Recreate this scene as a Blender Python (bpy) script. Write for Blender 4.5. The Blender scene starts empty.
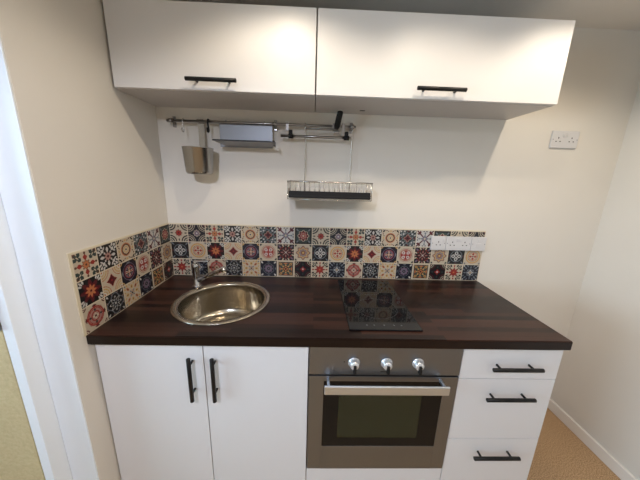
import bpy, bmesh, math, random
from mathutils import Vector, Matrix
random.seed(4)
C = bpy.context.scene.collection
PI = math.pi

# ------------------------------------------------------------------ materials
def mat(name, col, rough=0.5, metal=0.0, bump=0.0, bscale=200.0, var=0.0, vscale=6.0, coat=0.0, spec=0.5):
    m = bpy.data.materials.new(name); m.use_nodes = True
    nt = m.node_tree; N = nt.nodes; L = nt.links
    p = N['Principled BSDF']
    p.inputs['Base Color'].default_value = (*col, 1)
    p.inputs['Roughness'].default_value = rough
    p.inputs['Metallic'].default_value = metal
    p.inputs['Specular IOR Level'].default_value = spec
    p.inputs['Coat Weight'].default_value = coat
    tc = N.new('ShaderNodeTexCoord')
    n = N.new('ShaderNodeTexNoise'); n.inputs['Scale'].default_value = vscale
    n.inputs['Detail'].default_value = 4
    L.new(tc.outputs['Object'], n.inputs['Vector'])
    r = N.new('ShaderNodeMapRange')
    r.inputs['To Min'].default_value = 1 - var; r.inputs['To Max'].default_value = 1 + var
    L.new(n.outputs['Fac'], r.inputs['Value'])
    v = N.new('ShaderNodeVectorMath'); v.operation = 'SCALE'
    v.inputs[0].default_value = col
    L.new(r.outputs['Result'], v.inputs['Scale'])
    L.new(v.outputs['Vector'], p.inputs['Base Color'])
    if bump:
        b = N.new('ShaderNodeTexNoise'); b.inputs['Scale'].default_value = bscale
        b.inputs['Detail'].default_value = 3
        L.new(tc.outputs['Object'], b.inputs['Vector'])
        u = N.new('ShaderNodeBump'); u.inputs['Strength'].default_value = bump
        u.inputs['Distance'].default_value = 0.002
        L.new(b.outputs['Fac'], u.inputs['Height'])
        L.new(u.outputs['Normal'], p.inputs['Normal'])
    return m

def brushed(name, col, rough, axis, aniso=0.6):
    """steel with fine streaks running along one axis"""
    m = mat(name, col, rough, 1.0)
    nt = m.node_tree; N = nt.nodes; L = nt.links; p = N['Principled BSDF']
    tc = N.new('ShaderNodeTexCoord'); mp = N.new('ShaderNodeMapping')
    s = [900, 900, 900]; s[axis] = 6
    mp.inputs['Scale'].default_value = s
    n = N.new('ShaderNodeTexNoise'); n.inputs['Scale'].default_value = 1; n.inputs['Detail'].default_value = 2
    L.new(tc.outputs['Object'], mp.inputs['Vector']); L.new(mp.outputs['Vector'], n.inputs['Vector'])
    r = N.new('ShaderNodeMapRange'); r.inputs['To Min'].default_value = rough * .8; r.inputs['To Max'].default_value = rough * 1.25
    L.new(n.outputs['Fac'], r.inputs['Value']); L.new(r.outputs['Result'], p.inputs['Roughness'])
    b = N.new('ShaderNodeBump'); b.inputs['Strength'].default_value = 0.06; b.inputs['Distance'].default_value = 0.001
    L.new(n.outputs['Fac'], b.inputs['Height']); L.new(b.outputs['Normal'], p.inputs['Normal'])
    return m

def staves(name, cols, sx, sy, rough, grain=0.35, coat=0.0, along='x'):
    """butcher block / planks: staggered staves with wood grain"""
    m = bpy.data.materials.new(name); m.use_nodes = True
    nt = m.node_tree; N = nt.nodes; L = nt.links; p = N['Principled BSDF']
    tc = N.new('ShaderNodeTexCoord'); mp = N.new('ShaderNodeMapping')
    if along == 'z':
        mp.inputs['Rotation'].default_value = (0, PI / 2, PI / 2)
    L.new(tc.outputs['Object'], mp.inputs['Vector'])
    br = N.new('ShaderNodeTexBrick')
    br.offset = 0.37; br.inputs['Scale'].default_value = 1
    br.inputs['Brick Width'].default_value = sx; br.inputs['Row Height'].default_value = sy
    br.inputs['Mortar Size'].default_value = 0.0004; br.inputs['Mortar Smooth'].default_value = 0.3
    br.inputs['Color1'].default_value = (0, 0, 0, 1); br.inputs['Color2'].default_value = (1, 1, 1, 1)
    br.inputs['Mortar'].default_value = (0, 0, 0, 1)
    L.new(mp.outputs['Vector'], br.inputs['Vector'])
    m2 = N.new('ShaderNodeMapping'); m2.inputs['Scale'].default_value = (5, 90, 90)
    L.new(mp.outputs['Vector'], m2.inputs['Vector'])
    n = N.new('ShaderNodeTexNoise'); n.inputs['Scale'].default_value = 1; n.inputs['Detail'].default_value = 5
    n.inputs['Distortion'].default_value = 0.6
    L.new(m2.outputs['Vector'], n.inputs['Vector'])
    mx = N.new('ShaderNodeMix'); mx.data_type = 'FLOAT'; mx.inputs[0].default_value = grain
    L.new(br.outputs['Color'], mx.inputs[2]); L.new(n.outputs['Fac'], mx.inputs[3])
    cr = N.new('ShaderNodeValToRGB')
    while len(cr.color_ramp.elements) < len(cols): cr.color_ramp.elements.new(0.5)
    for i, c in enumerate(cols):
        e = cr.color_ramp.elements[i]; e.position = 0.1 + 0.8 * i / (len(cols) - 1); e.color = (*c, 1)
    L.new(mx.outputs[0], cr.inputs['Fac']); L.new(cr.outputs['Color'], p.inputs['Base Color'])
    p.inputs['Roughness'].default_value = rough; p.inputs['Coat Weight'].default_value = coat
    p.inputs['Specular IOR Level'].default_value = 0.3
    b = N.new('ShaderNodeBump'); b.inputs['Strength'].default_value = 0.12; b.inputs['Distance'].default_value = 0.001
    L.new(n.outputs['Fac'], b.inputs['Height']); L.new(b.outputs['Normal'], p.inputs['Normal'])
    return m

WALLC = (0.70, 0.655, 0.585)
M = {}
M['wall'] = mat('wall_paint', WALLC, 0.75, bump=0.06, bscale=60, var=0.015, spec=0.3)
M['ceiling'] = mat('ceiling_paint', (0.74, 0.70, 0.645), 0.85, bump=0.05, bscale=80, var=0.01, spec=0.2)
M['white_gloss'] = mat('white_gloss_paint', (0.83, 0.87, 0.91), 0.35, var=0.01)  # white paint; the slight blue tint puts daylight on the reveal into the colour
M['skirting'] = mat('skirting_paint', (0.80, 0.75, 0.68), 0.45, var=0.01)
M['cab'] = mat('white_cabinet_laminate', (0.74, 0.725, 0.72), 0.42, var=0.008, vscale=3)
M['carcass'] = mat('white_melamine', (0.56, 0.53, 0.51), 0.45, var=0.008)
M['black'] = mat('black_handle_metal', (0.006, 0.006, 0.006), 0.4, 0.0, spec=0.3)
M['rubber'] = mat('black_plastic', (0.010, 0.010, 0.010), 0.6, spec=0.25)
M['steel'] = brushed('brushed_steel', (0.52, 0.49, 0.45), 0.28, 0)
M['oven_steel'] = brushed('oven_brushed_steel', (0.252, 0.272, 0.305), 0.36, 0)
M['handle_steel'] = brushed('polished_bar_steel', (0.74, 0.82, 0.92), 0.36, 0)
M['sink_steel'] = brushed('sink_steel', (0.50, 0.45, 0.37), 0.20, 1)
M['cup_steel'] = brushed('cup_steel', (0.36, 0.35, 0.33), 0.2, 2)
M['chrome'] = mat('chrome', (0.55, 0.55, 0.56), 0.08, 1.0)
M['satin'] = mat('satin_knob', (0.75, 0.75, 0.76), 0.28, 0.6)
M['wire'] = mat('steel_wire', (0.62, 0.60, 0.57), 0.25, 1.0)
M['rail'] = mat('satin_steel_rail', (0.34, 0.325, 0.31), 0.3, 1.0)
M['grey_steel'] = mat('grey_steel_sheet', (0.27, 0.275, 0.29), 0.4, 0.5)
M['glass_black'] = mat('black_ceramic_glass', (0.006, 0.006, 0.007), 0.06, spec=0.3)
M['border'] = mat('black_oven_glass', (0.006, 0.006, 0.006), 0.08, spec=0.25)
M['enamel'] = mat('grey_oven_enamel', (0.52, 0.64, 0.58), 0.4)
M['mark'] = mat('printed_grey_marking', (0.16, 0.16, 0.165), 0.5)
M['zone'] = mat('faint_zone_print', (0.05, 0.05, 0.052), 0.3)
M['plastic'] = mat('white_socket_plastic', (0.62, 0.60, 0.59), 0.3, var=0.004)
M['slot'] = mat('dark_slot', (0.02, 0.018, 0.016), 0.6)
M['worktop'] = staves('walnut_butcher_block', [(0.006, 0.0023, 0.0016), (0.018, 0.0068, 0.0046), (0.050, 0.019, 0.012)], 0.50, 0.03, 0.33, 0.30)
M['oak'] = staves('light_oak_veneer', [(0.46, 0.37, 0.20), (0.58, 0.48, 0.28), (0.66, 0.56, 0.36)], 4.0, 0.9, 0.4, 0.9, along='z')
# carpet
def carpet():
    m = mat('tan_carpet', (0.44, 0.29, 0.16), 0.95, bump=.8, bscale=200, spec=0.1)
    nt = m.node_tree; N = nt.nodes; L = nt.links; p = N['Principled BSDF']
    tc = N.new('ShaderNodeTexCoord'); n = N.new('ShaderNodeTexNoise')
    n.inputs['Scale'].default_value = 190; n.inputs['Detail'].default_value = 4; n.inputs['Roughness'].default_value = .7
    L.new(tc.outputs['Object'], n.inputs['Vector'])
    cr = N.new('ShaderNodeValToRGB'); e = cr.color_ramp.elements
    e[0].position = 0.36; e[0].color = (0.24, 0.135, 0.065, 1)
    e[1].position = 0.66; e[1].color = (0.72, 0.49, 0.28, 1)
    L.new(n.outputs['Fac'], cr.inputs['Fac']); L.new(cr.outputs['Color'], p.inputs['Base Color'])
    return m
M['carpet'] = carpet()
# thin glass: see-through tint with a fresnel reflection
def thin_glass(name, tint, ior=1.5):
    m = bpy.data.materials.new(name); m.use_nodes = True
    nt = m.node_tree; N = nt.nodes; L = nt.links
    N.remove(N['Principled BSDF']); o = N['Material Output']
    t = N.new('ShaderNodeBsdfTransparent'); t.inputs['Color'].default_value = (*tint, 1)
    g = N.new('ShaderNodeBsdfGlossy'); g.inputs['Roughness'].default_value = 0.04; g.inputs['Color'].default_value = (.72, .95, .90, 1)
    f = N.new('ShaderNodeFresnel'); f.inputs['IOR'].default_value = ior
    x = N.new('ShaderNodeMixShader')
    L.new(f.outputs[0], x.inputs[0]); L.new(t.outputs[0], x.inputs[1]); L.new(g.outputs[0], x.inputs[2])
    L.new(x.outputs[0], o.inputs['Surface'])
    return m
M['oven_glass'] = thin_glass('tinted_oven_glass', (0.88, 0.95, 0.90), 1.9)
M['win_glass'] = thin_glass('window_glass', (0.95, 0.97, 0.97))
def emis(name, col, s):
    m = bpy.data.materials.new(name); m.use_nodes = True
    p = m.node_tree.nodes['Principled BSDF']
    p.inputs['Base Color'].default_value = (0.9, 0.9, 0.9, 1)
    p.inputs['Emission Color'].default_value = (*col, 1); p.inputs['Emission Strength'].default_value = s
    return m
M['lamp'] = emis('lamp_glow', (1.0, 0.80, 0.55), 30)

# ------------------------------------------------------------------ mesh helpers
def box(bm, x0, x1, y0, y1, z0, z1, bev=0.0, seg=2):
    vs = [bm.verts.new((x, y, z)) for x in (x0, x1) for y in (y0, y1) for z in (z0, z1)]
    F = [(0, 1, 3, 2), (4, 6, 7, 5), (0, 4, 5, 1), (2, 3, 7, 6), (0, 2, 6, 4), (1, 5, 7, 3)]
    fs = [bm.faces.new([vs[i] for i in f]) for f in F]
    if bev:
        es = list({e for f in fs for e in f.edges})
        bmesh.ops.bevel(bm, geom=es, offset=bev, segments=seg, affect='EDGES', profile=0.5)

def tube(bm, pts, r, seg=10, cap=True):
    """round bar along a polyline; r may be a number or one radius per point"""
    pts = [Vector(p) for p in pts]; rings = []
    n = len(pts)
    rr = r if isinstance(r, (list, tuple)) else [r] * n
    up = None
    for i, p in enumerate(pts):
        d = (pts[min(i + 1, n - 1)] - pts[max(i - 1, 0)]).normalized()
        if up is None:
            up = Vector((0, 0, 1)) if abs(d.z) < 0.9 else Vector((1, 0, 0))
        a = d.cross(up).normalized(); b = a.cross(d).normalized(); up = b
        k = 1.0
        if 0 < i < n - 1:
            c = (pts[i] - pts[i - 1]).normalized().dot((pts[i + 1] - pts[i]).normalized())
            k = min(1.6, 1 / max(0.3, math.sqrt(max(0.0, (1 + c) / 2))))
        rings.append([bm.verts.new(p + (a * math.cos(t) + b * math.sin(t)) * rr[i]) for t in [2 * PI * j / seg for j in range(seg)]])
    for i in range(n - 1):
        for j in range(seg):
            f = bm.faces.new((rings[i][j], rings[i][(j + 1) % seg], rings[i + 1][(j + 1) % seg], rings[i + 1][j])); f.smooth = True
    if cap:
        bm.faces.new(list(reversed(rings[0]))); bm.faces.new(rings[-1])

def arc(c, r, a0, a1, n, plane='xz'):
    out = []
    for i in range(n + 1):
        a = a0 + (a1 - a0) * i / n
        u, v = r * math.cos(a), r * math.sin(a)
        out.append({'xz': (c[0] + u, c[1], c[2] + v), 'yz': (c[0], c[1] + u, c[2] + v), 'xy': (c[0] + u, c[1] + v, c[2])}[plane])
    return out

def lathe(bm, prof, cx, cy, cz, seg=48, axis='z', close=False):
    """prof: list of (radius, height). axis 'z' or '-y' (height grows towards the viewer)"""
    rings = []
    for r, h in prof:
        ring = []
        for j in range(seg):
            t = 2 * PI * j / seg
            if axis == 'z': co = (cx + r * math.cos(t), cy + r * math.sin(t), cz + h)
            else: co = (cx + r * math.cos(t), cy - h, cz + r * math.sin(t))
            ring.append(bm.verts.new(co))
        rings.append(ring)
    for i in range(len(rings) - 1):
        for j in range(seg):
            f = bm.faces.new((rings[i][j], rings[i][(j + 1) % seg], rings[i + 1][(j + 1) % seg], rings[i + 1][j])); f.smooth = True
    if close:
        bm.faces.new(rings[0]); bm.faces.new(list(reversed(rings[-1])))

def obj(name, bm, m, parent=None):
    bmesh.ops.recalc_face_normals(bm, faces=bm.faces)
    me = bpy.data.meshes.new(name); bm.to_mesh(me); bm.free()
    o = bpy.data.objects.new(name, me); C.objects.link(o)
    me.materials.append(M[m] if isinstance(m, str) else m)
    if parent is not None:
        o.parent = parent
        pw = Vector((0, 0, 0)); q = parent
        while q is not None: pw += q.location; q = q.parent
        me.transform(Matrix.Translation(-pw))
    return o

def boxo(name, m, parent, *a, bev=0.0, seg=2):
    bm = bmesh.new(); box(bm, *a, bev=bev, seg=seg); return obj(name, bm, m, parent)

def thing(name, label, cat, loc, group=None):
    o = bpy.data.objects.new(name, None); C.objects.link(o)
    o.location = loc; o['label'] = label; o['category'] = cat; o.empty_display_size = 0.05
    if group: o['group'] = group
    return o

def tag(o, label, cat, group=None):
    o['label'] = label; o['category'] = cat
    if group: o['group'] = group
    return o

def struct(name, bm, m):
    o = obj(name, bm, m); o['kind'] = 'structure'; return o

# ------------------------------------------------------------------ room
XR, ZC, YR, XL = 2.455, 2.232, -3.6, -1.9
WE = -0.662          # free end of the kitchen's left wall
bm = bmesh.new(); box(bm, XL - .1, XR + .1, YR - .1, .1, -.1, 0); struct('floor', bm, 'carpet')
bm = bmesh.new(); box(bm, XL - .1, XR + .1, YR - .1, .1, ZC, ZC + .1); struct('ceiling', bm, 'ceiling')
bm = bmesh.new(); box(bm, -.095, XR + .1, 0, .1, 0, ZC); struct('wall_back', bm, 'wall')
bm = bmesh.new(); box(bm, -.095, 0, WE, 0, 0, ZC, bev=0.002); struct('wall_left', bm, 'wall')
bm = bmesh.new(); box(bm, XR, XR + .1, YR, 0, 0, ZC); struct('wall_right', bm, 'wall')
# wall with the doorway, left of the kitchen recess
bm = bmesh.new()
box(bm, XL, -.955, -.70, -.60, 0, ZC); box(bm, -.955, -.095, -.70, -.60, 2.075, ZC)
struct('wall_entry', bm, 'wall')
# door frame: jambs and head
bm = bmesh.new()
box(bm, -.1275, -.0955, -.722, -.60, 0, 2.073, bev=0.0015); box(bm, -.9545, -.922, -.722, -.60, 0, 2.073, bev=0.0015)
box(bm, -.922, -.1275, -.722, -.60, 2.041, 2.073, bev=0.0015)
struct('trim_1', bm, 'white_gloss')
bm = bmesh.new(); box(bm, -.0952, -.0006, WE - .005, WE - .0002, 0, ZC, bev=.001); struct('trim_2', bm, 'white_gloss')
bm = bmesh.new(); box(bm, -.918, -.1305, -.722, -.682, .006, 2.037, bev=0.002); dr = struct('door_1', bm, 'oak')
bm = bmesh.new()
box(bm, -.162, -.1285, -.7255, -.7225, 1.012, 1.112, bev=0.001)
tube(bm, [(-.130, -.728, 1.010), (-.130, -.728, 1.114)], 0.0055)
obj('hinge', bm, 'grey_steel', dr)
bm = bmesh.new()
lathe(bm, [(.026, 0), (.026, .006), (.010, .008), (.010, .045), (.008, .05)], -.86, -.722, 1.0, 24, '-y', True)
tube(bm, [(-.86, -.765, 1.0), (-.75, -.768, 1.0)], 0.009)
obj('door_handle', bm, 'chrome', dr)
# rear wall, and the window in the far left wall that lets the daylight in (left of the camera)
bm = bmesh.new(); box(bm, XL, XR, YR - .1, YR, 0, ZC); struct('wall_rear', bm, 'wall')
WY0, WY1, WZ0, WZ1 = -2.75, -1.15, 0.80, 2.05
bm = bmesh.new()
box(bm, XL - .1, XL, YR, WY0, 0, ZC); box(bm, XL - .1, XL, WY1, -.6, 0, ZC)
box(bm, XL - .1, XL, WY0, WY1, 0, WZ0); box(bm, XL - .1, XL, WY0, WY1, WZ1, ZC)
struct('wall_far_left', bm, 'wall')
bm = bmesh.new()
for a in ((WY0, WY0 + .05, WZ0, WZ1), (WY1 - .05, WY1, WZ0, WZ1), (WY0 + .05, WY1 - .05, WZ0, WZ0 + .05), (WY0 + .05, WY1 - .05, WZ1 - .05, WZ1), (-1.975, -1.925, WZ0 + .05, WZ1 - .05)):
    box(bm, XL - .08, XL - .02, a[0], a[1], a[2], a[3])
wf = struct('window_1', bm, 'white_gloss')
for y0, y1 in ((WY0 + .05, -1.975), (-1.925, WY1 - .05)):
    boxo('pane', 'win_glass', wf, XL - .055, XL - .05, y0, y1, WZ0 + .05, WZ1 - .05)
# skirting
def skirt(bm, x0, x1, y0, y1):
    box(bm, x0, x1, y0, y1, 0, .070, bev=0.004, seg=3)
bm = bmesh.new(); skirt(bm, XR - .016, XR, YR, 0); struct('baseboard_right', bm, 'skirting')
bm = bmesh.new(); skirt(bm, 1.806, XR - .016, -.016, 0); struct('baseboard_back', bm, 'skirting')
bm = bmesh.new(); skirt(bm, XL + .016, -.956, -.716, -.70); struct('baseboard_entry', bm, 'skirting')

# ------------------------------------------------------------------ patterned tiles
PAL = [(0.45, 0.38, 0.285), (0.009, 0.010, 0.018), (0.008, 0.008, 0.009), (0.085, 0.012, 0.016), (0.28, 0.028, 0.022),
       (0.42, 0.15, 0.06), (0.47, 0.29, 0.10), (0.15, 0.165, 0.185), (0.15, 0.10, 0.145), (0.030, 0.048, 0.045),
       (0.47, 0.45, 0.42), (0.12, 0.05, 0.03), (0.32, 0.18, 0.15)]
CR, NV, BK, MR, RD, OR, YE, BG, MV, GN, WH, BR, PK = range(13)
PM = []
for i, c in enumerate(PAL):
    PM.append(mat('tile_glaze_%02d' % (i + 1), c, 0.3, var=0.05, vscale=60))
M['edging'] = mat('cream_edging', (0.66, 0.58, 0.43), 0.55, var=0.03, vscale=40)
GROUT = len(PM); PM.append(mat('cream_grout', (0.56, 0.48, 0.36), 0.6, var=0.03, vscale=40))

def design(k, u, v):
    au, av = abs(u), abs(v); a, b = max(au, av), min(au, av)
    r = math.hypot(u, v); t = math.atan2(b, a) if a else 0       # 0 axis .. PI/4 diagonal
    dc = math.hypot(1 - au, 1 - av); th = math.atan2(v, u)
    c4, c8 = math.cos(4 * th), math.cos(8 * th)
    dx = lambda px, py: min(math.hypot(a - px, b - py), math.hypot(a - py, b - px))
    def leaf(px, py, ang, ln, wd):          # pointed leaf centred at px,py (folded octant), long axis at ang
        best = False
        for (p, q) in ((a, b), (b, a)):
            X, Y = p - px, q - py
            s = X * math.cos(ang) + Y * math.sin(ang); w = -X * math.sin(ang) + Y * math.cos(ang)
            if abs(s) < ln and abs(w) < wd * (1 - (s / ln) ** 2): best = True
        return best
    D4 = PI / 4
    if k == 'A':
        if r < .11: return MR
        if r < .30 + .06 * c8: return RD
        if r < .37 + .06 * c8: return BR
        if dc < .10: return WH
        if .22 < dc < .34 or .48 < dc < .60: return CR
        if .74 < dc: return BK if leaf(.80, 0, 0, .17, .07) else CR
        return GN if dc < .5 else BK
    if k == 'B':
        if r < .11: return WH
        if r < .30 + .05 * c8: return MV
        if r < .37 + .05 * c8: return CR
        if dc < .20: return MR
        if .36 < dc < .44 or .58 < dc < .66 or .79 < dc < .84: return CR
        return NV
    if k == 'C':
        if r < .09: return BR
        if r < .28 + .07 * c8: return OR
        if r < .36 + .07 * c8: return BR
        if leaf(.58, 0, 0, .22, .17): return RD
        if leaf(.88, 0, 0, .12, .10): return BR
        if leaf(.68, .68, D4, .34, .13) and not leaf(.68, .68, D4, .22, .04): return GN
        if leaf(.90, .52, 0, .24, .13) or leaf(.52, .42, D4 * .6, .16, .08): return GN
        if leaf(.88, .86, D4, .20, .12): return BR
        return CR
    if k == 'D':
        if r < .12: return MR
        if r < .32 + .10 * c8: return PK
        if .40 < r < .50 and c8 > 0: return WH
        if leaf(.60, 0, 0, .20, .12): return WH
        if leaf(.52, .52, D4, .20, .13) or leaf(.80, .80, D4, .18, .10) or leaf(.88, .55, .5, .18, .09) or leaf(.72, .34, -.4, .16, .07): return WH
        return BK
    if k == 'E':
        if r < .09: return BK
        if r < .22: return CR
        if r < .30: return YE
        if r < .38: return CR
        if r < .52: return BR
        if r < .60: return OR
        if dc < .34 and dc > .20 or dc < .12: return BK
        if leaf(.84, .0, PI / 2, .16, .09): return YE
        if leaf(.80, .28, .8, .12, .06) or leaf(.90, .48, .4, .10, .07): return BR
        return CR
    if k == 'F':
        if r < .12: return BK
        if r < .32 + .08 * c4: return MR
        if r < .40 + .08 * c4: return PK
        if dx(.52, .52) < .14: return WH if dx(.52, .52) < .08 else BG
        if leaf(.84, 0, PI / 2, .20, .08): return MR
        if .60 < a < .66: return BG
        if leaf(.84, .40, .4, .14, .07) or leaf(.84, .84, D4, .16, .07): return WH
        s = math.sin(14 * u) * math.sin(14 * v)
        if s > .5: return BG
        return BK if s < -.5 else GN
    if k == 'G':
        if r < .12: return CR
        if leaf(.30, .0, 0, .24, .11): return BG
        if r < .36 + .06 * c8: return MV
        if abs(a - b) < .10 and r > .40: return MR
        if leaf(.80, .58, .2, .20, .10): return MR
        if leaf(.66, .0, 0, .16, .11): return BG
        if leaf(.88, .16, PI / 2, .12, .06): return NV
        return WH
    if k == 'H':
        if a > .84: return BK
        if r < .12: return CR
        if r < .24: return RD
        if r < .34 + .06 * c8: return PK
        if r < .56 + .08 * c8: return MR if c8 > -.3 else RD
        if r < .64 + .06 * c8: return CR
        if leaf(.70, .70, D4, .18, .10): return BG
        if dc < .55: return BK if dc > .44 else GN
        return GN
    if k == 'I':
        if leaf(.36, 0, 0, .28, .22): return BK if leaf(.38, 0, 0, .14, .09) else WH
        if r < .12: return BK
        if .30 < r < .36: return BG
        if .66 < r < .74: return BG
        if leaf(.80, .80, D4, .20, .09): return BG
        if leaf(.88, 0, PI / 2, .16, .06): return MR
        return BK
    if k == 'J':
        if r < .08: return MR
        if leaf(.28, 0, 0, .17, .14): return RD
        if .44 < r < .52: return OR
        if .58 < r < .63: return BR
        if .72 < r < .84: return YE
        if .84 < r < .88: return OR
        if dc < .24: return BG if dc > .10 else MR
        return CR
    if k == 'K':
        if r < .10: return MR
        if r < .38 + .12 * c8: return OR
        if r < .44 + .12 * c8: return RD
        if r < .74 + .20 * c8: return MR
        if leaf(.80, .80, D4, .22, .08) or leaf(.90, .62, .35, .20, .08): return WH
        return BK
    if k == 'L':
        if r < .07: return RD
        if a ** .8 + b ** .8 < .50 ** .8: return MR
        if r < .42 and t < .16: return MR
        if a ** .8 + b ** .8 < .60 ** .8: return RD
        if dc < .16: return OR
        if .28 < dc < .36 or .50 < dc < .60: return YE
        if .72 < dc < .79: return OR
        if dc < .28: return WH
        return CR
    if k == 'M':
        if r < .08: return CR
        if r < .46 and b < .10 + .05 * (r > .3): return RD if b < .06 else CR
        if r < .46: return BK if dx(.25, .25) > .09 else MV
        if .46 < r < .55: return MV
        if .55 < r < .60: return RD
        if dc < .26: return YE if dc > .14 else MR
        if leaf(.84, 0, PI / 2, .22, .08): return BG
        if .74 < r < .80: return MV
        return NV
    if k == 'N':
        if r < .60:
            if dx(.27, .27) < .20: return WH if dx(.27, .27) > .08 else RD
            return RD
        if .66 < r < .74: return RD
        if .82 < r < .88: return PK
        if dc < .26: return GN if dc > .12 else MR
        return CR
    if k == 'O':
        if r < .10: return WH
        if abs(a - b) < .07 and r < .52: return PK
        if leaf(.42, 0, 0, .28, .16): return MR if not leaf(.42, 0, 0, .16, .06) else PK
        if leaf(.86, .34, .5, .20, .09): return CR
        if leaf(.72, .72, D4, .24, .10): return MV
        if leaf(.60, .40, D4, .12, .06): return RD
        if leaf(.88, 0, PI / 2, .14, .08): return PK
        return BK
    if k == 'P':
        if r < .14: return YE
        if r < .26 + .06 * c8: return BR
        if r < .36 + .06 * c8: return PK
        if r < .48 + .06 * c8: return BG
        if r < .60 + .08 * c8: return YE
        if r < .78 + .10 * c8: return BR if r > .70 + .10 * c8 else PK
        if dc < .26: return GN
        return CR
    if k == 'Q':
        if r < .10: return OR
        if r < .42 + .14 * c8: return RD
        if r < .50 + .14 * c8: return MR
        if leaf(.68, .68, D4, .34, .16): return GN if not leaf(.68, .68, D4, .2, .05) else CR
        if leaf(.86, .42, .4, .22, .09): return BK
        if leaf(.84, 0, 0, .14, .10): return RD
        return CR
    if k == 'R':
        if r < .10: return YE
        if r < .28 + .06 * c4: return WH if r > .2 else BG
        if .38 < r < .48 + .05 * c8: return BG
        if leaf(.62, .62, D4, .22, .09) or leaf(.85, .40, .6, .18, .07) or leaf(.70, 0, 0, .18, .07): return BG
        if leaf(.86, .86, D4, .12, .08): return WH
        return NV
    if k == 'S':
        if r < .10: return MR
        if r < .22 + .06 * c4: return CR
        if abs(r - .36) < .05: return RD
        if abs(r - .72) < .05 or abs(r - .60) < .025: return RD
        q = dx(.50, .50)
        if q < .14: return BR if q < .08 else PK
        if leaf(.52, 0, 0, .16, .10): return GN
        if leaf(.86, .0, PI / 2, .22, .08): return MR
        if dc < .30 and abs(dc - .22) < .05 or dc < .10: return MR
        return PK if r < .8 else CR
    if k == 'T':
        if r < .10: return WH
        if abs(r - .24 - .08 * c4) < .035: return BG
        if abs(r - .46 - .16 * c8) < .05: return WH
        if abs(r - .80 - .12 * c4) < .04: return BG
        if leaf(.82, .82, D4, .16, .08): return WH
        if leaf(.86, .30, 1.0, .12, .05): return PK
        return BK
    if k == 'U':
        if r < .10: return BK
        if leaf(.18, .18, D4, .16, .07): return BG
        if leaf(.22, 0, 0, .14, .05): return OR
        if leaf(.52, .52, D4, .24, .14): return OR if not leaf(.52, .52, D4, .12, .05) else MR
        if leaf(.62, .0, 0, .22, .16): return YE if not leaf(.62, 0, 0, .12, .06) else BR
        if leaf(.88, .62, .5, .18, .09) or leaf(.86, .28, 1.0, .16, .07): return YE
        if leaf(.86, .86, D4, .14, .07): return BG
        return CR
    if k == 'V':
        if r < .10: return MV
        if r < .20: return BK
        if r < .28 + .04 * c8: return BG
        if r < .48 + .05 * c8: return MV
        if r < .54 + .05 * c8: return BK
        if .62 < r < .67: return BG
        if leaf(.78, .78, D4, .16, .10): return WH
        if leaf(.86, 0, PI / 2, .18, .06): return BG
        return NV
    if k == 'W':
        if a > .88: return CR
        if r < .12: return BK
        if r < .24 + .05 * c4: return OR
        if r < .32 + .06 * c8: return BK
        if r < .48 + .10 * c8: return YE if c8 > 0 else BR
        if leaf(.62, .62, D4, .24, .13): return YE if not leaf(.62, .62, D4, .14, .05) else MR
        if leaf(.70, 0, PI / 2, .24, .10): return OR
        if a > .80: return BK
        return GN if r < .75 else BR
    if k == 'X':
        if r < .10: return WH
        if r < .24 + .08 * c4: return RD
        if r < .32 + .08 * c4: return MR
        if .44 < dc < .50 or .26 < dc < .31: return CR
        if .64 < dc < .72: return MR
        if leaf(.62, 0, 0, .18, .07): return GN
        if leaf(.82, .82, D4, .14, .09): return PK
        return BK
    return CR

ROWS = ('ABCDEFGH', 'IJKLMNOP', 'QRSTUVWX')
G = 48
PAT = {}
for row in ROWS:
    for k in row:
        g = []
        for j in range(G):
            for i in range(G):
                if i in (0, G - 1) or j in (0, G - 1): g.append(GROUT); continue
                u = ((i + .5) / G * 2 - 1) / .958; v = ((j + .5) / G * 2 - 1) / .958
                g.append(design(k, u, v))
        PAT[k] = g

def splash(name, i0, i1, place, label):
    """tiles i0..i1 of the repeating pattern; place(s, t) turns run and height into a point on the tile face"""
    nx = (i1 - i0) * G; nz = 3 * G; st = .1 / G
    verts = [place(i * st, j * st) for j in range(nz + 1) for i in range(nx + 1)]
    faces = []; mi = []
    for j in range(nz):
        row = ROWS[2 - j // G]
        for i in range(nx):
            k = row[(i0 + i // G) % 8]
            a = j * (nx + 1) + i
            faces.append((a, a + 1, a + nx + 2, a + nx + 1)); mi.append(PAT[k][(j % G) * G + i % G])
    me = bpy.data.meshes.new(name); me.from_pydata(verts, [], faces)
    for m in PM: me.materials.append(m)
    me.polygons.foreach_set('material_index', mi)
    o = bpy.data.objects.new(name, me); C.objects.link(o)
    return tag(o, label, 'tiles')
TT = 0.004
ts = splash('tiled_splashback', 0, 18, lambda s, t: (TT + s * (1.797 - TT) / 1.8, -TT, .9105 + t), 'long run of colourful patterned tiles along the back wall behind the worktop')
bm = bmesh.new()
box(bm, 0.0005, 1.7985, -TT + .0002, -.0004, .9105, 1.2165, bev=.0008)
obj('grout_backing', bm, M['edging'], ts)
ts = splash('tiled_splashback', -6, 0, lambda s, t: (TT, -.6 + s, .9105 + t), 'short run of colourful patterned tiles on the left side wall beside the sink')
bm = bmesh.new()
box(bm, 0.0004, TT - .0002, -.611, -TT - .0004, .9105, 1.217, bev=.0008)
obj('grout_backing', bm, M['edging'], ts)

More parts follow.
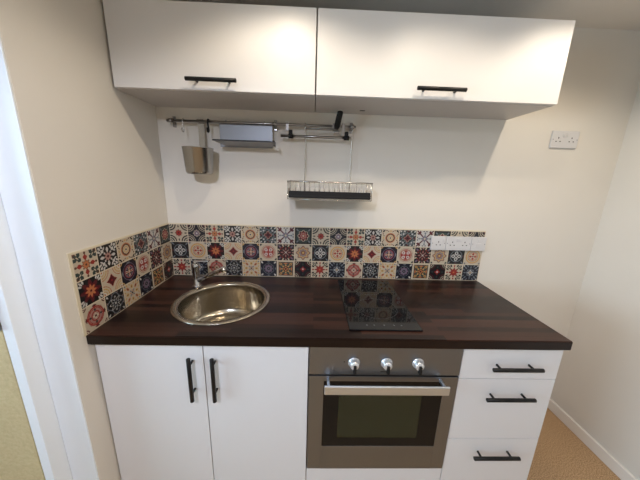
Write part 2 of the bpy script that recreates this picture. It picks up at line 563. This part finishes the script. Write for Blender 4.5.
# ------------------------------------------------------------------ worktop with a round cut-out
SX, SY, SR = .390, -.310, .219
def worktop():
    bm = bmesh.new(); X0, X1, Y0, Y1, Z0, Z1 = .001, 1.797, -.601, -.001, .871, .910
    n = 64; s = .245; R = SR - .014
    def sq(t):
        c, q = math.cos(t), math.sin(t); k = s / max(abs(c), abs(q)); return SX + c * k, SY + q * k
    lay = []
    for z in (Z0, Z1):
        ci = [bm.verts.new((SX + R * math.cos(2 * PI * j / n), SY + R * math.sin(2 * PI * j / n), z)) for j in range(n)]
        so = [bm.verts.new((*sq(2 * PI * j / n), z)) for j in range(n)]
        lay.append((ci, so))
        for j in range(n):
            bm.faces.new((ci[j], ci[(j + 1) % n], so[(j + 1) % n], so[j]))
        corners = [so[8], so[24], so[40], so[56]]   # +x+y, -x+y, -x-y, +x-y
        o = [bm.verts.new((x, y, z)) for x, y in ((X1, Y1), (X0, Y1), (X0, Y0), (X1, Y0))]
        for a, b, i0, i1 in ((0, 1, 8, 24), (1, 2, 24, 40), (2, 3, 40, 56)):
            bm.faces.new([o[a], o[b]] + [so[i] for i in range(i1, i0 - 1, -1)])
        bm.faces.new([o[3], o[0]] + [so[i % n] for i in range(72, 55, -1)])
        lay[-1] += (o,)
    (c0, _, o0), (c1, _, o1) = lay
    for j in range(n): bm.faces.new((c0[j], c0[(j + 1) % n], c1[(j + 1) % n], c1[j]))
    for j in range(4): bm.faces.new((o0[j], o0[(j + 1) % 4], o1[(j + 1) % 4], o1[j]))
    bm.edges.ensure_lookup_table()
    es = [e for e in bm.edges if all(abs(v.co.y - Y0) < 1e-5 for v in e.verts) and abs(e.verts[0].co.z - e.verts[1].co.z) < 1e-5]
    bmesh.ops.bevel(bm, geom=es, offset=.003, segments=2, affect='EDGES')
    return bm
tag(obj('worktop', worktop(), 'worktop'), 'dark walnut butcher block worktop running over the lower cabinets and oven', 'worktop')

# ------------------------------------------------------------------ bar handle
def bar_handle(parent, p0, p1, out, r=.0076, inset=.032):
    """p0, p1: bar ends; out: distance from the front surface (bar stands at -y)"""
    p0, p1 = Vector(p0), Vector(p1); d = (p1 - p0).normalized()
    bm = bmesh.new(); tube(bm, [p0, p0 + d * .001, p1 - d * .001, p1], [r * .8, r, r, r * .8], 14)
    for c in (p0 + d * inset, p1 - d * inset):
        tube(bm, [c + Vector((0, .002, 0)), c + Vector((0, out, 0))], .0045, 12)
    o = obj('handle', bm, 'black', parent)
    return o

FY = -.577       # face of the lower fronts
def carcass(parent, x0, x1, z0, z1, y0, y1, shelf=()):
    t = .016
    bm = bmesh.new()
    box(bm, x0, x0 + t, y0, y1, z0, z1); box(bm, x1 - t, x1, y0, y1, z0, z1)
    box(bm, x0 + t, x1 - t, y0, y1, z0, z0 + t)
    box(bm, x0 + t, x1 - t, y1 - .006, y1, z0 + t, z1)
    for z in shelf: box(bm, x0 + t, x1 - t, y0 + .01, y1 - .006, z, z + t)
    return obj('carcass', bm, 'carcass', parent)

# sink cabinet ---------------------------------------------------------------
t = thing('base_cabinet', 'white lower cabinet with two doors under the round sink', 'cabinet', (.4, -.3, 0))
carcass(t, .004, .799, .15, .870, FY + .019, -.002)
boxo('plinth', 'carcass', t, .004, .799, -.52, -.504, .001, .149)
for (x0, x1, hx) in ((.004, .3985, .357), (.4015, .7985, .4425)):
    d = boxo('door', 'cab', t, x0, x1, FY, FY + .018, .152, .866, bev=.0012)
    bar_handle(d, (hx, FY - .030, .632), (hx, FY - .030, .822), .030)
# drawer unit ----------------------------------------------------------------
t = thing('drawer_cabinet', 'white lower cabinet of three drawers right of the oven', 'cabinet', (1.6, -.3, 0))
carcass(t, 1.401, 1.799, .15, .870, FY + .019, -.002)
boxo('plinth', 'carcass', t, 1.401, 1.799, -.52, -.504, .001, .149)
for z0, z1, hz in ((.152, .4175, .349), (.4205, .7195, .648), (.7225, .866, .787)):
    d = boxo('drawer', 'cab', t, 1.4015, 1.7985, FY, FY + .018, z0, z1, bev=.0012)
    bar_handle(d, (1.509, FY - .030, hz), (1.707, FY - .030, hz), .030, inset=.034)
# oven housing ---------------------------------------------------------------
t = thing('filler_cabinet', 'white filler panel and low unit directly under the oven', 'cabinet', (1.1, -.3, 0))
boxo('carcass', 'carcass', t, .801, 1.399, FY + .019, -.002, .15, .252, bev=.001)
boxo('plinth', 'carcass', t, .801, 1.399, -.52, -.504, .001, .149)
boxo('filler_panel', 'cab', t, .8015, 1.3985, FY, FY + .018, .152, .2555, bev=.0012)
# oven -----------------------------------------------------------------------
OY = FY - .004
t = thing('built_in_oven', 'stainless steel built-in oven with three knobs and a bar handle', 'oven', (1.1, -.3, .26))
bm = bmesh.new()
cx0, cx1, cz0, cz1, cy0, cy1 = .872, 1.328, .335, .700, OY + .040, -.12
box(bm, .819, cx0, cy0, cy1, .253, .868); box(bm, cx1, 1.381, cy0, cy1, .253, .868)
box(bm, cx0, cx1, cy0, cy1, .253, cz0); box(bm, cx0, cx1, cy0, cy1, cz1, .868); box(bm, cx0, cx1, cy1 - .02, cy1, cz0, cz1)
obj('cavity', bm, 'enamel', t)
bm = bmesh.new()
for i in range(26):
    x = .885 + i * .0172; tube(bm, [(x, cy0 + .02, .527), (x, cy1 - .03, .527)], .0015, 6)
for y in (cy0 + .02, cy1 - .03): tube(bm, [(.8745, y, .527), (1.3255, y, .527)], .0028, 8)
tube(bm, [(.876, cy0 + .02, .545), (1.324, cy0 + .02, .545)], .0032, 8)
obj('oven_rack', bm, 'satin', t)
boxo('control_panel', 'oven_steel', t, .8025, 1.3975, OY, OY + .036, .7375, .869, bev=.0015)
kz = .793
for i, kx in enumerate((.976, 1.103, 1.226)):
    bm = bmesh.new()
    lathe(bm, [(.0001, .001), (.0235, .001), (.0225, .003), (.0185, .005), (.0175, .019), (.0150, .0235), (.0001, .0245)], kx, OY, kz, 32, '-y')
    k = obj('knob', bm, 'satin', t)
    bm = bmesh.new(); box(bm, kx - .0052, kx + .0052, OY - .033, OY - .018, kz - .026, kz + .006, bev=.0018)
    obj('pointer', bm, 'rubber', k)
# printed marks on the fascia
bm = bmesh.new(); box(bm, 1.082, 1.116, OY - .0004, OY + .0002, .751, .753)
for j in range(6): box(bm, 1.083 + j * .0055, 1.0865 + j * .0055, OY - .0004, OY + .0002, .7525, .7560)
obj('fascia_mark', bm, 'slot', t)
boxo('indicator_light', 'slot', t, .936, .940, OY - .0006, OY + .0002, .794, .798)
# door: steel surround, black border, glass window, handle
d = bpy.data.objects.new('oven_door', None)
bm = bmesh.new()
gx0, gx1, gz0, gz1 = .862, 1.343, .382, .7075
box(bm, .8025, gx0, OY, OY + .034, .258, .7305, bev=.0012); box(bm, gx1, 1.3975, OY, OY + .034, .258, .7305, bev=.0012)
box(bm, gx0, gx1, OY, OY + .034, .258, gz0, bev=.0006); box(bm, gx0, gx1, OY, OY + .034, gz1, .7305, bev=.0006)
d = obj('oven_door', bm, 'oven_steel', t)
bm = bmesh.new(); wx0, wx1, wz0, wz1 = .925, 1.262, .425, .664
box(bm, gx0, wx0, OY + .0015, OY + .008, gz0, gz1); box(bm, wx1, gx1, OY + .0015, OY + .008, gz0, gz1)
box(bm, wx0, wx1, OY + .0015, OY + .008, gz0, wz0); box(bm, wx0, wx1, OY + .0015, OY + .008, wz1, gz1)
obj('glass_border', bm, 'border', d)
bm = bmesh.new(); box(bm, wx0, wx1, OY + .002, OY + .006, wz0, wz1); obj('window_pane', bm, 'oven_glass', d)
bm = bmesh.new()
box(bm, .862, 1.340, OY - .050, OY - .041, .689, .727, bev=.0035, seg=4)
for x in (.873, 1.318): box(bm, x, x + .010, OY - .0415, OY, .712, .724, bev=.002)
obj('oven_handle', bm, 'handle_steel', d)

# ------------------------------------------------------------------ wall cabinets
UY, UZ0, UZ1 = -.2926, 1.8065, 2.104
def wall_cab(x0, x1, hx0, hx1, label):
    t = thing('wall_cabinet', label, 'cabinet', ((x0 + x1) / 2, -.15, UZ0))
    k = .016; bm = bmesh.new()
    y0, y1 = UY + .020, -.001
    box(bm, x0, x0 + k, y0, y1, UZ0, UZ1 - .002); box(bm, x1 - k, x1, y0, y1, UZ0, UZ1 - .002)
    box(bm, x0 + k, x1 - k, y0, y1, UZ0, UZ0 + k); box(bm, x0 + k, x1 - k, y0, y1, UZ1 - .018, UZ1 - .002)
    box(bm, x0 + k, x1 - k, y1 - .006, y1, UZ0 + k, UZ1 - .018)
    obj('carcass', bm, 'carcass', t)
    d = boxo('door', 'cab', t, x0 + (.008 if x0 < .1 else .0015), x1 - .0015, UY, UY + .018, UZ0 + .001, UZ1, bev=.0012)
    bar_handle(d, (hx0, UY - .030, 1.838), (hx1, UY - .030, 1.838), .030, inset=.034)
    return t
t1 = wall_cab(.003, .8005, .302, .496, 'white wall cabinet left of the pair, touching the left wall above the rail')
t2 = wall_cab(.8035, 1.801, 1.201, 1.397, 'longer white wall cabinet right of the pair, with a free right end')
boxo('cable_slot', 'slot', t2, 1.018, 1.042, -.085, -.073, UZ0 - .0015, UZ0 - .0001)

# ------------------------------------------------------------------ sink and tap
bm = bmesh.new()
lathe(bm, [(SR - .016, -.0), (SR - .003, -.0), (SR, .0015), (SR - .004, .0042), (SR - .012, .0046), (SR - .029, .0022), (SR - .0315, -.003),
           (SR - .0325, -.012), (SR - .034, -.06), (SR - .036, -.130), (SR - .042, -.150), (SR - .056, -.163), (SR - .085, -.168), (.045, -.171), (.043, -.173), (.0001, -.174)], SX, SY, .9103, 72)
sk = tag(obj('round_sink', bm, 'sink_steel'), 'round stainless steel sink bowl let into the dark worktop', 'sink')
bm = bmesh.new()
lathe(bm, [(.040, .0), (.040, .0025), (.032, .003), (.030, .001), (.0001, .001)], SX, SY, .739, 32)
obj('drain', bm, 'chrome', sk)
# tap
TX, TY = .203, -.158
t = thing('mixer_tap', 'chrome mixer tap with angled spout at the back left of the sink', 'tap', (TX, TY, .910))
bm = bmesh.new()
lathe(bm, [(.0001, .0005), (.024, .0005), (.024, .006), (.019, .010), (.0165, .014), (.0165, .10), (.018, .104), (.018, .122), (.014, .127), (.0001, .128)], TX, TY, .910, 32)
obj('body', bm, 'chrome', t)
sd = Vector((.150, -.045, .086)); s0 = Vector((TX + .012, TY - .003, .945))
bm = bmesh.new(); tube(bm, [s0, s0 + sd * .5, s0 + sd, s0 + sd + Vector((.006, -.002, -.004))], [.0125, .0115, .0105, .0095], 16)
obj('spout', bm, 'chrome', t)
bm = bmesh.new(); e = s0 + sd
tube(bm, [e + Vector((-.001, 0, .004)), e + Vector((-.001, 0, -.020))], .0115, 16); obj('aerator', bm, 'chrome', t)
bm = bmesh.new()
tube(bm, [(TX, TY, 1.036), (TX, TY, 1.046)], .010, 14)
box(bm, TX - .008, TX + .070, TY - .008, TY + .008, 1.0445, 1.052, bev=.003)
obj('lever', bm, 'chrome', t)

# ------------------------------------------------------------------ hob
t = thing('ceramic_hob', 'narrow black glass two-zone hob set on the dark worktop', 'hob', (1.10, -.30, .9105))
hx0, hx1, hy0, hy1 = .955, 1.245, -.549, -.045
boxo('glass_top', 'glass_black', t, hx0, hx1, hy0, hy1, .9105, .9165, bev=.0015, seg=3)
bm = bmesh.new()
bm.free()
for cy, rr in ((-.375, .092), (-.165, .074)):
    bm = bmesh.new()
    lathe(bm, [(rr, 0), (rr + .0007, 0), (rr + .0007, .0001), (rr, .0001), (rr, 0)], 1.10, cy, .9166, 64)
    obj('zone_ring', bm, 'zone', t)
for x in (1.03, 1.06, 1.10, 1.14, 1.17):
    bm = bmesh.new()
    box(bm, x - .004, x + .004, -.517, -.5155, .9165, .9168); box(bm, x - .0008, x + .0008, -.520, -.512, .9165, .9168)
    obj('touch_control', bm, 'mark', t)

# ------------------------------------------------------------------ sockets
def plate(name, x0, x1, z0, z1, base, label, kind, group=None):
    cx, cz = (x0 + x1) / 2, (z0 + z1) / 2
    t = thing(name, label, 'socket' if kind != 'spur' else 'switch', (cx, base, cz), group)
    y = base - .0095
    boxo('faceplate', 'plastic', t, x0, x1, y, base - .0003, z0, z1, bev=.0022, seg=3)
    def pins(c):
        boxo('pin_hole', 'slot', t, c - .0022, c + .0022, y - .0004, y + .0006, cz + .004, cz + .012)
        for s in (-1, 1): boxo('pin_hole', 'slot', t, c + s * .011 - .0035, c + s * .011 + .0035, y - .0004, y + .0006, cz - .012, cz - .0075)
    def rocker(c, cz2=cz + .022):
        boxo('rocker', 'plastic', t, c - .0055, c + .0055, y - .0035, y + .0005, cz2 - .009, cz2 + .009, bev=.0015)
    if kind == 'double':
        pins(cx - .036); pins(cx + .036); rocker(cx - .009); rocker(cx + .009)
    elif kind == 'single':
        pins(cx); rocker(cx + .028, cz + .020)
    else:
        boxo('fuse_holder', 'plastic', t, cx - .014, cx + .014, y - .003, y + .0005, cz - .020, cz + .004, bev=.0012)
        rocker(cx, cz + .020)
    for x in (x0 + .008, x1 - .008):
        bm = bmesh.new(); lathe(bm, [(.0001, .0), (.0025, .0), (.0025, .0012), (.0001, .0012)], x, y, cz, 12, '-y')
        obj('screw', bm, 'grey_steel', t)
    return t
TB = -TT - .0004
plate('power_socket', 1.484, 1.570, 1.098, 1.180, TB, 'small white single socket plate, leftmost of three over the patterned tiles', 'single')
plate('power_socket', 1.572, 1.717, 1.098, 1.180, TB, 'wide white double socket in the middle of three plates over the tiles', 'double')
plate('fused_switch', 1.719, 1.805, 1.098, 1.180, TB, 'white square switch plate at the right end of the tiled splashback', 'spur')
plate('power_socket', 2.056, 2.202, 1.676, 1.762, 0, 'white double socket alone high on the bare wall right of the wall cabinets', 'double')

# ------------------------------------------------------------------ rail and what hangs on it
RY, RZ = -.040, 1.738
t = thing('utensil_rail', 'steel utensil rail on brackets under the wall cabinets', 'rail', (.54, -.001, RZ))
bm = bmesh.new(); tube(bm, [(.070, RY, RZ), (1.008, RY, RZ)], .0065, 14); obj('rod', bm, 'rail', t)
for x in (.088, .60, .990):
    bm = bmesh.new()
    box(bm, x - .008, x + .008, -.006, -.0004, RZ - .026, RZ + .026, bev=.002)
    tube(bm, [(x, -.005, RZ), (x, RY - .002, RZ)], .006, 12)
    tube(bm, [(x - .009, RY, RZ), (x + .009, RY, RZ)], .0105, 14)
    obj('bracket', bm, 'rail', t)
def s_hook(x, m, label, drop=.055, r=.0022):
    bm = bmesh.new()
    p = arc((x, RY, RZ + .0005), .0100, PI * .15, PI, 8, 'yz')
    p += [(x + .001, RY - .0100, RZ - .012), (x + .004, RY - .010, RZ - drop + .012)]
    cz = RZ - drop + .010
    p += [(x + .004, RY - .020 + .010 * math.cos(a), cz + .010 * math.sin(a)) for a in [-(i / 8) * PI for i in range(1, 9)]]
    p += [(x + .004, RY - .030, cz + .008)]
    tube(bm, p, r, 8)
    return tag(obj('rail_hook', bm, m), label, 'hook')
s_hook(.150, 'wire', 'small empty steel hook near the left end of the rail')
s_hook(.272, 'black', 'black hook hanging on the rail between the steel cup and grey shelf', .050, .0042)

# cutlery cup
t = thing('cutlery_cup', 'round stainless steel cutlery cup hanging below the rail at left', 'cup', (.218, -.10, 1.49))
kx, ky = .232, -.088
bm = bmesh.new()
lathe(bm, [(.0001, 0), (.050, 0), (.058, .003), (.063, .013), (.0705, .122), (.073, .1245), (.0715, .126), (.069, .1225), (.0615, .014), (.049, .003), (.0001, .003)], kx, ky, 1.483, 48)
obj('cup', bm, 'cup_steel', t)
bm = bmesh.new()
p = [(kx, -.0345, 1.585), (kx, -.0310, 1.66), (kx, -.0310, RZ - .004), (kx, -.0330, RZ + .007), (kx, -.0400, RZ + .0105), (kx, -.0475, RZ + .006)]
for i in range(len(p) - 1):
    (x, ya, za), (_, yb, zb) = p[i], p[i + 1]
    w = .015; o = .0012
    q = [bm.verts.new(c) for c in ((kx - w, ya, za), (kx + w, ya, za), (kx + w, yb, zb), (kx - w, yb, zb))]
    bm.faces.new(q)
bmesh.ops.remove_doubles(bm, verts=bm.verts, dist=1e-5)
h = obj('hanger_strap', bm, 'cup_steel', t); md = h.modifiers.new('s', 'SOLIDIFY'); md.thickness = .0014; md.offset = 0

# shelf with back plate
t = thing('rail_shelf', 'small grey steel shelf hanging on the rail beside the cup', 'shelf', (.455, -.02, 1.645))
bm = bmesh.new()
box(bm, .322, .588, -.030, -.0275, 1.622, 1.742, bev=.001)
for x in (.36, .55): tube(bm, [(x, -.029, RZ - .002)] + [(x, RY + .0098 * math.cos(a), RZ + .0098 * math.sin(a)) for a in (.1, .8, 1.57, 2.4, 3.0)], .0018, 8)
obj('back_plate', bm, 'grey_steel', t)
bm = bmesh.new()
q = [(.352, -.0305, 1.628), (.594, -.0305, 1.628), (.600, -.130, 1.641), (.320, -.130, 1.641)]
lo = [bm.verts.new(c) for c in q]; hi = [bm.verts.new((c[0], c[1], c[2] + .0022)) for c in q]
bm.faces.new(lo); bm.faces.new(hi)
for i in range(4): bm.faces.new((lo[i], lo[(i + 1) % 4], hi[(i + 1) % 4], hi[i]))
obj('shelf_plate', bm, 'grey_steel', t)
bm = bmesh.new()
box(bm, .320, .606, -.1325, -.1302, 1.6405, 1.6465, bev=.0006); box(bm, .6062, .608, -.130, -.060, 1.625, 1.650, bev=.0006)
obj('lip', bm, 'black', t)

# kitchen roll / towel bar
t = thing('towel_bar', 'short steel towel bar slung below the rail behind the dish rack wires', 'rail', (.80, RY, 1.68))
bm = bmesh.new(); tube(bm, [(.632, -.052, 1.683), (.985, -.052, 1.683)], .0068, 14); obj('rod', bm, 'rail', t)
for x, m in ((.665, 'plastic'), (.945, 'rail')):
    bm = bmesh.new()
    box(bm, x - .008, x + .008, -.0560, -.0480, 1.690 if m == 'rail' else 1.706, RZ + .010 if m == 'rail' else RZ + .002, bev=.002)
    box(bm, x - .008, x + .008, -.0560, -.0300, RZ + .0075, RZ + .012, bev=.001)
    obj('hanger', bm, m, t)
    bm = bmesh.new(); tube(bm, [(x + .006, -.052, 1.683), (x + .030, -.052, 1.683)], .011, 14); box(bm, x + .008, x + .026, -.060, -.044, 1.684, 1.712, bev=.003)
    obj('end_clamp', bm, 'rubber', t)

# dish rack
t = thing('dish_rack', 'wire dish rack with black drip tray hanging from the rail', 'rack', (.88, -.1, 1.39))
bx0, bx1, by0, by1, bz0, bz1 = .676, 1.088, -.165, -.022, 1.402, 1.464
bm = bmesh.new(); w = .0020
rim = [(bx0, by0, bz1), (bx1, by0, bz1), (bx1, by1, bz1), (bx0, by1, bz1)]
for i in range(4): tube(bm, [rim[i], rim[(i + 1) % 4]], .0026, 8)
low = [(bx0 + .004, by0 + .003, bz0), (bx1 - .004, by0 + .003, bz0), (bx1 - .004, by1 - .003, bz0), (bx0 + .004, by1 - .003, bz0)]
for i in range(4): tube(bm, [low[i], low[(i + 1) % 4]], .0024, 8)
n = 16
for i in range(n + 1):
    x = bx0 + .003 + (bx1 - bx0 - .006) * i / n
    tube(bm, [(x, by0, bz1), (x, by0 + .003, bz0), (x, by1 - .003, bz0), (x, by1, bz1)], .0010, 6)
for k in range(1, 5):
    y = by0 + (by1 - by0) * k / 5
    for X in (bx0, bx1): tube(bm, [(X, y, bz1), (X + (.004 if X == bx0 else -.004), y, bz0)], .0013, 6)
for y in (by0 + .045, by1 - .045): tube(bm, [(bx0 + .004, y, bz0 + .003), (bx1 - .004, y, bz0 + .003)], .0016, 6)
obj('basket', bm, 'wire', t)
bm = bmesh.new()
for i in range(15):                                  # plate prongs
    x = bx0 + .035 + i * .0245
    tube(bm, [(x, by0 + .045, bz0 + .004), (x + .003, by0 + .045, bz0 + .036)], .0018, 6)
obj('plate_prongs', bm, 'rail', t)
bm = bmesh.new()
vs = []
ty0, ty1 = by0 - .006, by1 - .004
box(bm, bx0 + .006, bx1 - .006, ty0 - .004, ty1, 1.386, 1.4005, bev=.004, seg=3)
box(bm, bx0 + .008, bx1 - .008, by0 - .0095, by0 - .0045, 1.392, 1.420, bev=.002)
obj('drip_tray', bm, 'rubber', t)
bm = bmesh.new()
for X in (bx0 + .002, bx1 - .002):
    tube(bm, [(X, by0 + .002, bz1), (X, by0 - .004, 1.380), (X, by1, 1.380), (X, by1, bz1)], .0018, 8)
tube(bm, [(bx0 + .002, by0 - .004, 1.380), (bx1 - .002, by0 - .004, 1.380)], .0018, 8)
obj('tray_cradle', bm, 'wire', t)
for x in (.754, .994):
    bm = bmesh.new()
    p = [(x, RY - .010, RZ - .004)] + arc((x, RY, RZ), .0100, PI, .1, 7, 'yz') + [(x, -.028, RZ - .02), (x, by1 - .001, bz1 + .002), (x, by1 - .001, bz0)]
    tube(bm, p, .0024, 8); obj('hanging_wire', bm, 'wire', t)

# black handled clip standing on the rail
t = thing('black_handled_clip', 'clip with stout black handle tilting up from the rail at right', 'clip', (.912, -.05, 1.70))
bm = bmesh.new(); tube(bm, [(.908, -.070, 1.722), (.911, -.079, 1.735), (.916, -.098, 1.765), (.921, -.113, 1.788), (.9215, -.115, 1.792)], [.011, .0145, .0145, .0135, .009], 16)
obj('handle', bm, 'rubber', t)
bm = bmesh.new()
box(bm, .898, .924, -.066, -.050, 1.700, 1.712, bev=.002); box(bm, .890, .932, -.0565, -.0485, 1.712, 1.750, bev=.003)
obj('clamp', bm, 'rail', t)
bm = bmesh.new(); tube(bm, [(.757, -.0585, RZ - .018), (.925, -.0585, RZ - .018)], .0048, 12)
obj('rod', bm, 'rail', t)

# ------------------------------------------------------------------ lights
def downlight(x, y, watt, label, size=146, blend=.45, col=(1.0, .87, .70)):
    t = thing('ceiling_downlight', label, 'light', (x, y, ZC), 'recessed ceiling downlights')
    bm = bmesh.new(); lathe(bm, [(.044, -.0005), (.044, -.004), (.034, -.004), (.032, -.0005)], x, y, ZC, 32); obj('bezel', bm, 'chrome', t)
    bm = bmesh.new(); lathe(bm, [(.031, -.0006), (.031, -.0015), (.0001, -.0018)], x, y, ZC, 32); obj('bulb', bm, 'lamp', t)
    l = bpy.data.lights.new('downlight_beam', 'SPOT'); l.energy = watt; l.color = col
    l.spot_size = math.radians(size); l.spot_blend = blend; l.shadow_soft_size = .022 if y > -1 else .05
    o = bpy.data.objects.new('downlight_beam', l); C.objects.link(o); o.location = (x, y, ZC - (.012 if y > -1 else .055))
    return t
downlight(.68, -.640, 8.5, 'recessed ceiling downlight in front of the left wall cabinet')
downlight(1.29, -.700, 7.5, 'recessed ceiling downlight in front of the right wall cabinet')
downlight(1.90, -.600, 10.5, 'recessed ceiling downlight beyond the right end of the wall cabinets')
downlight(.30, -2.1, 54, 'added cool white fill light at the ceiling over the middle of the room, left one', 168, .3, col=(.72, .80, 1.0))  # unseen fill lamp, added to give the lower doors their bluish light
downlight(1.70, -2.1, 8, 'added warm fill light at the ceiling over the middle of the room, right one', 168, .3)  # unseen warm fill lamp, added to raise the ambient light on the fronts
def daylight(loc, rot, watt, col):
    l = bpy.data.lights.new('window_daylight', 'AREA'); l.shape = 'RECTANGLE'; l.size = 1.6; l.size_y = 1.1
    l.energy = watt; l.color = col
    o = bpy.data.objects.new('window_daylight', l); C.objects.link(o)
    o.location = loc; o.rotation_euler = rot
daylight((XL - .16, -1.95, 1.43), (PI / 2, 0, -PI / 2), 48, (.60, .80, 1.0))
w = bpy.data.worlds.new('World'); bpy.context.scene.world = w; w.use_nodes = True
w.node_tree.nodes['Background'].inputs['Color'].default_value = (.62, .78, 1.0, 1)
w.node_tree.nodes['Background'].inputs['Strength'].default_value = 1.5

# ------------------------------------------------------------------ camera
f_px = 259.357
cam = bpy.data.cameras.new('camera'); cam.sensor_width = 36; cam.sensor_fit = 'HORIZONTAL'; cam.lens = f_px * 36 / 640
cam.clip_start = .01
co = bpy.data.objects.new('camera', cam); C.objects.link(co)
p, y, r = 0.23573475, 0.02903369, -0.03075996
Fw = Vector((math.sin(y) * math.cos(p), math.cos(y) * math.cos(p), -math.sin(p)))
R0 = Vector((math.cos(y), -math.sin(y), 0)); D0 = Fw.cross(R0)
Rr = R0 * math.cos(r) + D0 * math.sin(r); Dn = D0 * math.cos(r) - R0 * math.sin(r)
m = Matrix.Identity(4)
for i in range(3):
    m[i][0] = Rr[i]; m[i][1] = -Dn[i]; m[i][2] = -Fw[i]
m.translation = Vector((.80466, -1.44218, 1.48446))
co.matrix_world = m
S = bpy.context.scene; S.camera = co
S.view_settings.view_transform = 'Standard'; S.view_settings.look = 'None'; S.view_settings.gamma = 1
S.view_settings.use_curve_mapping = False; S.view_settings.exposure = 0.54
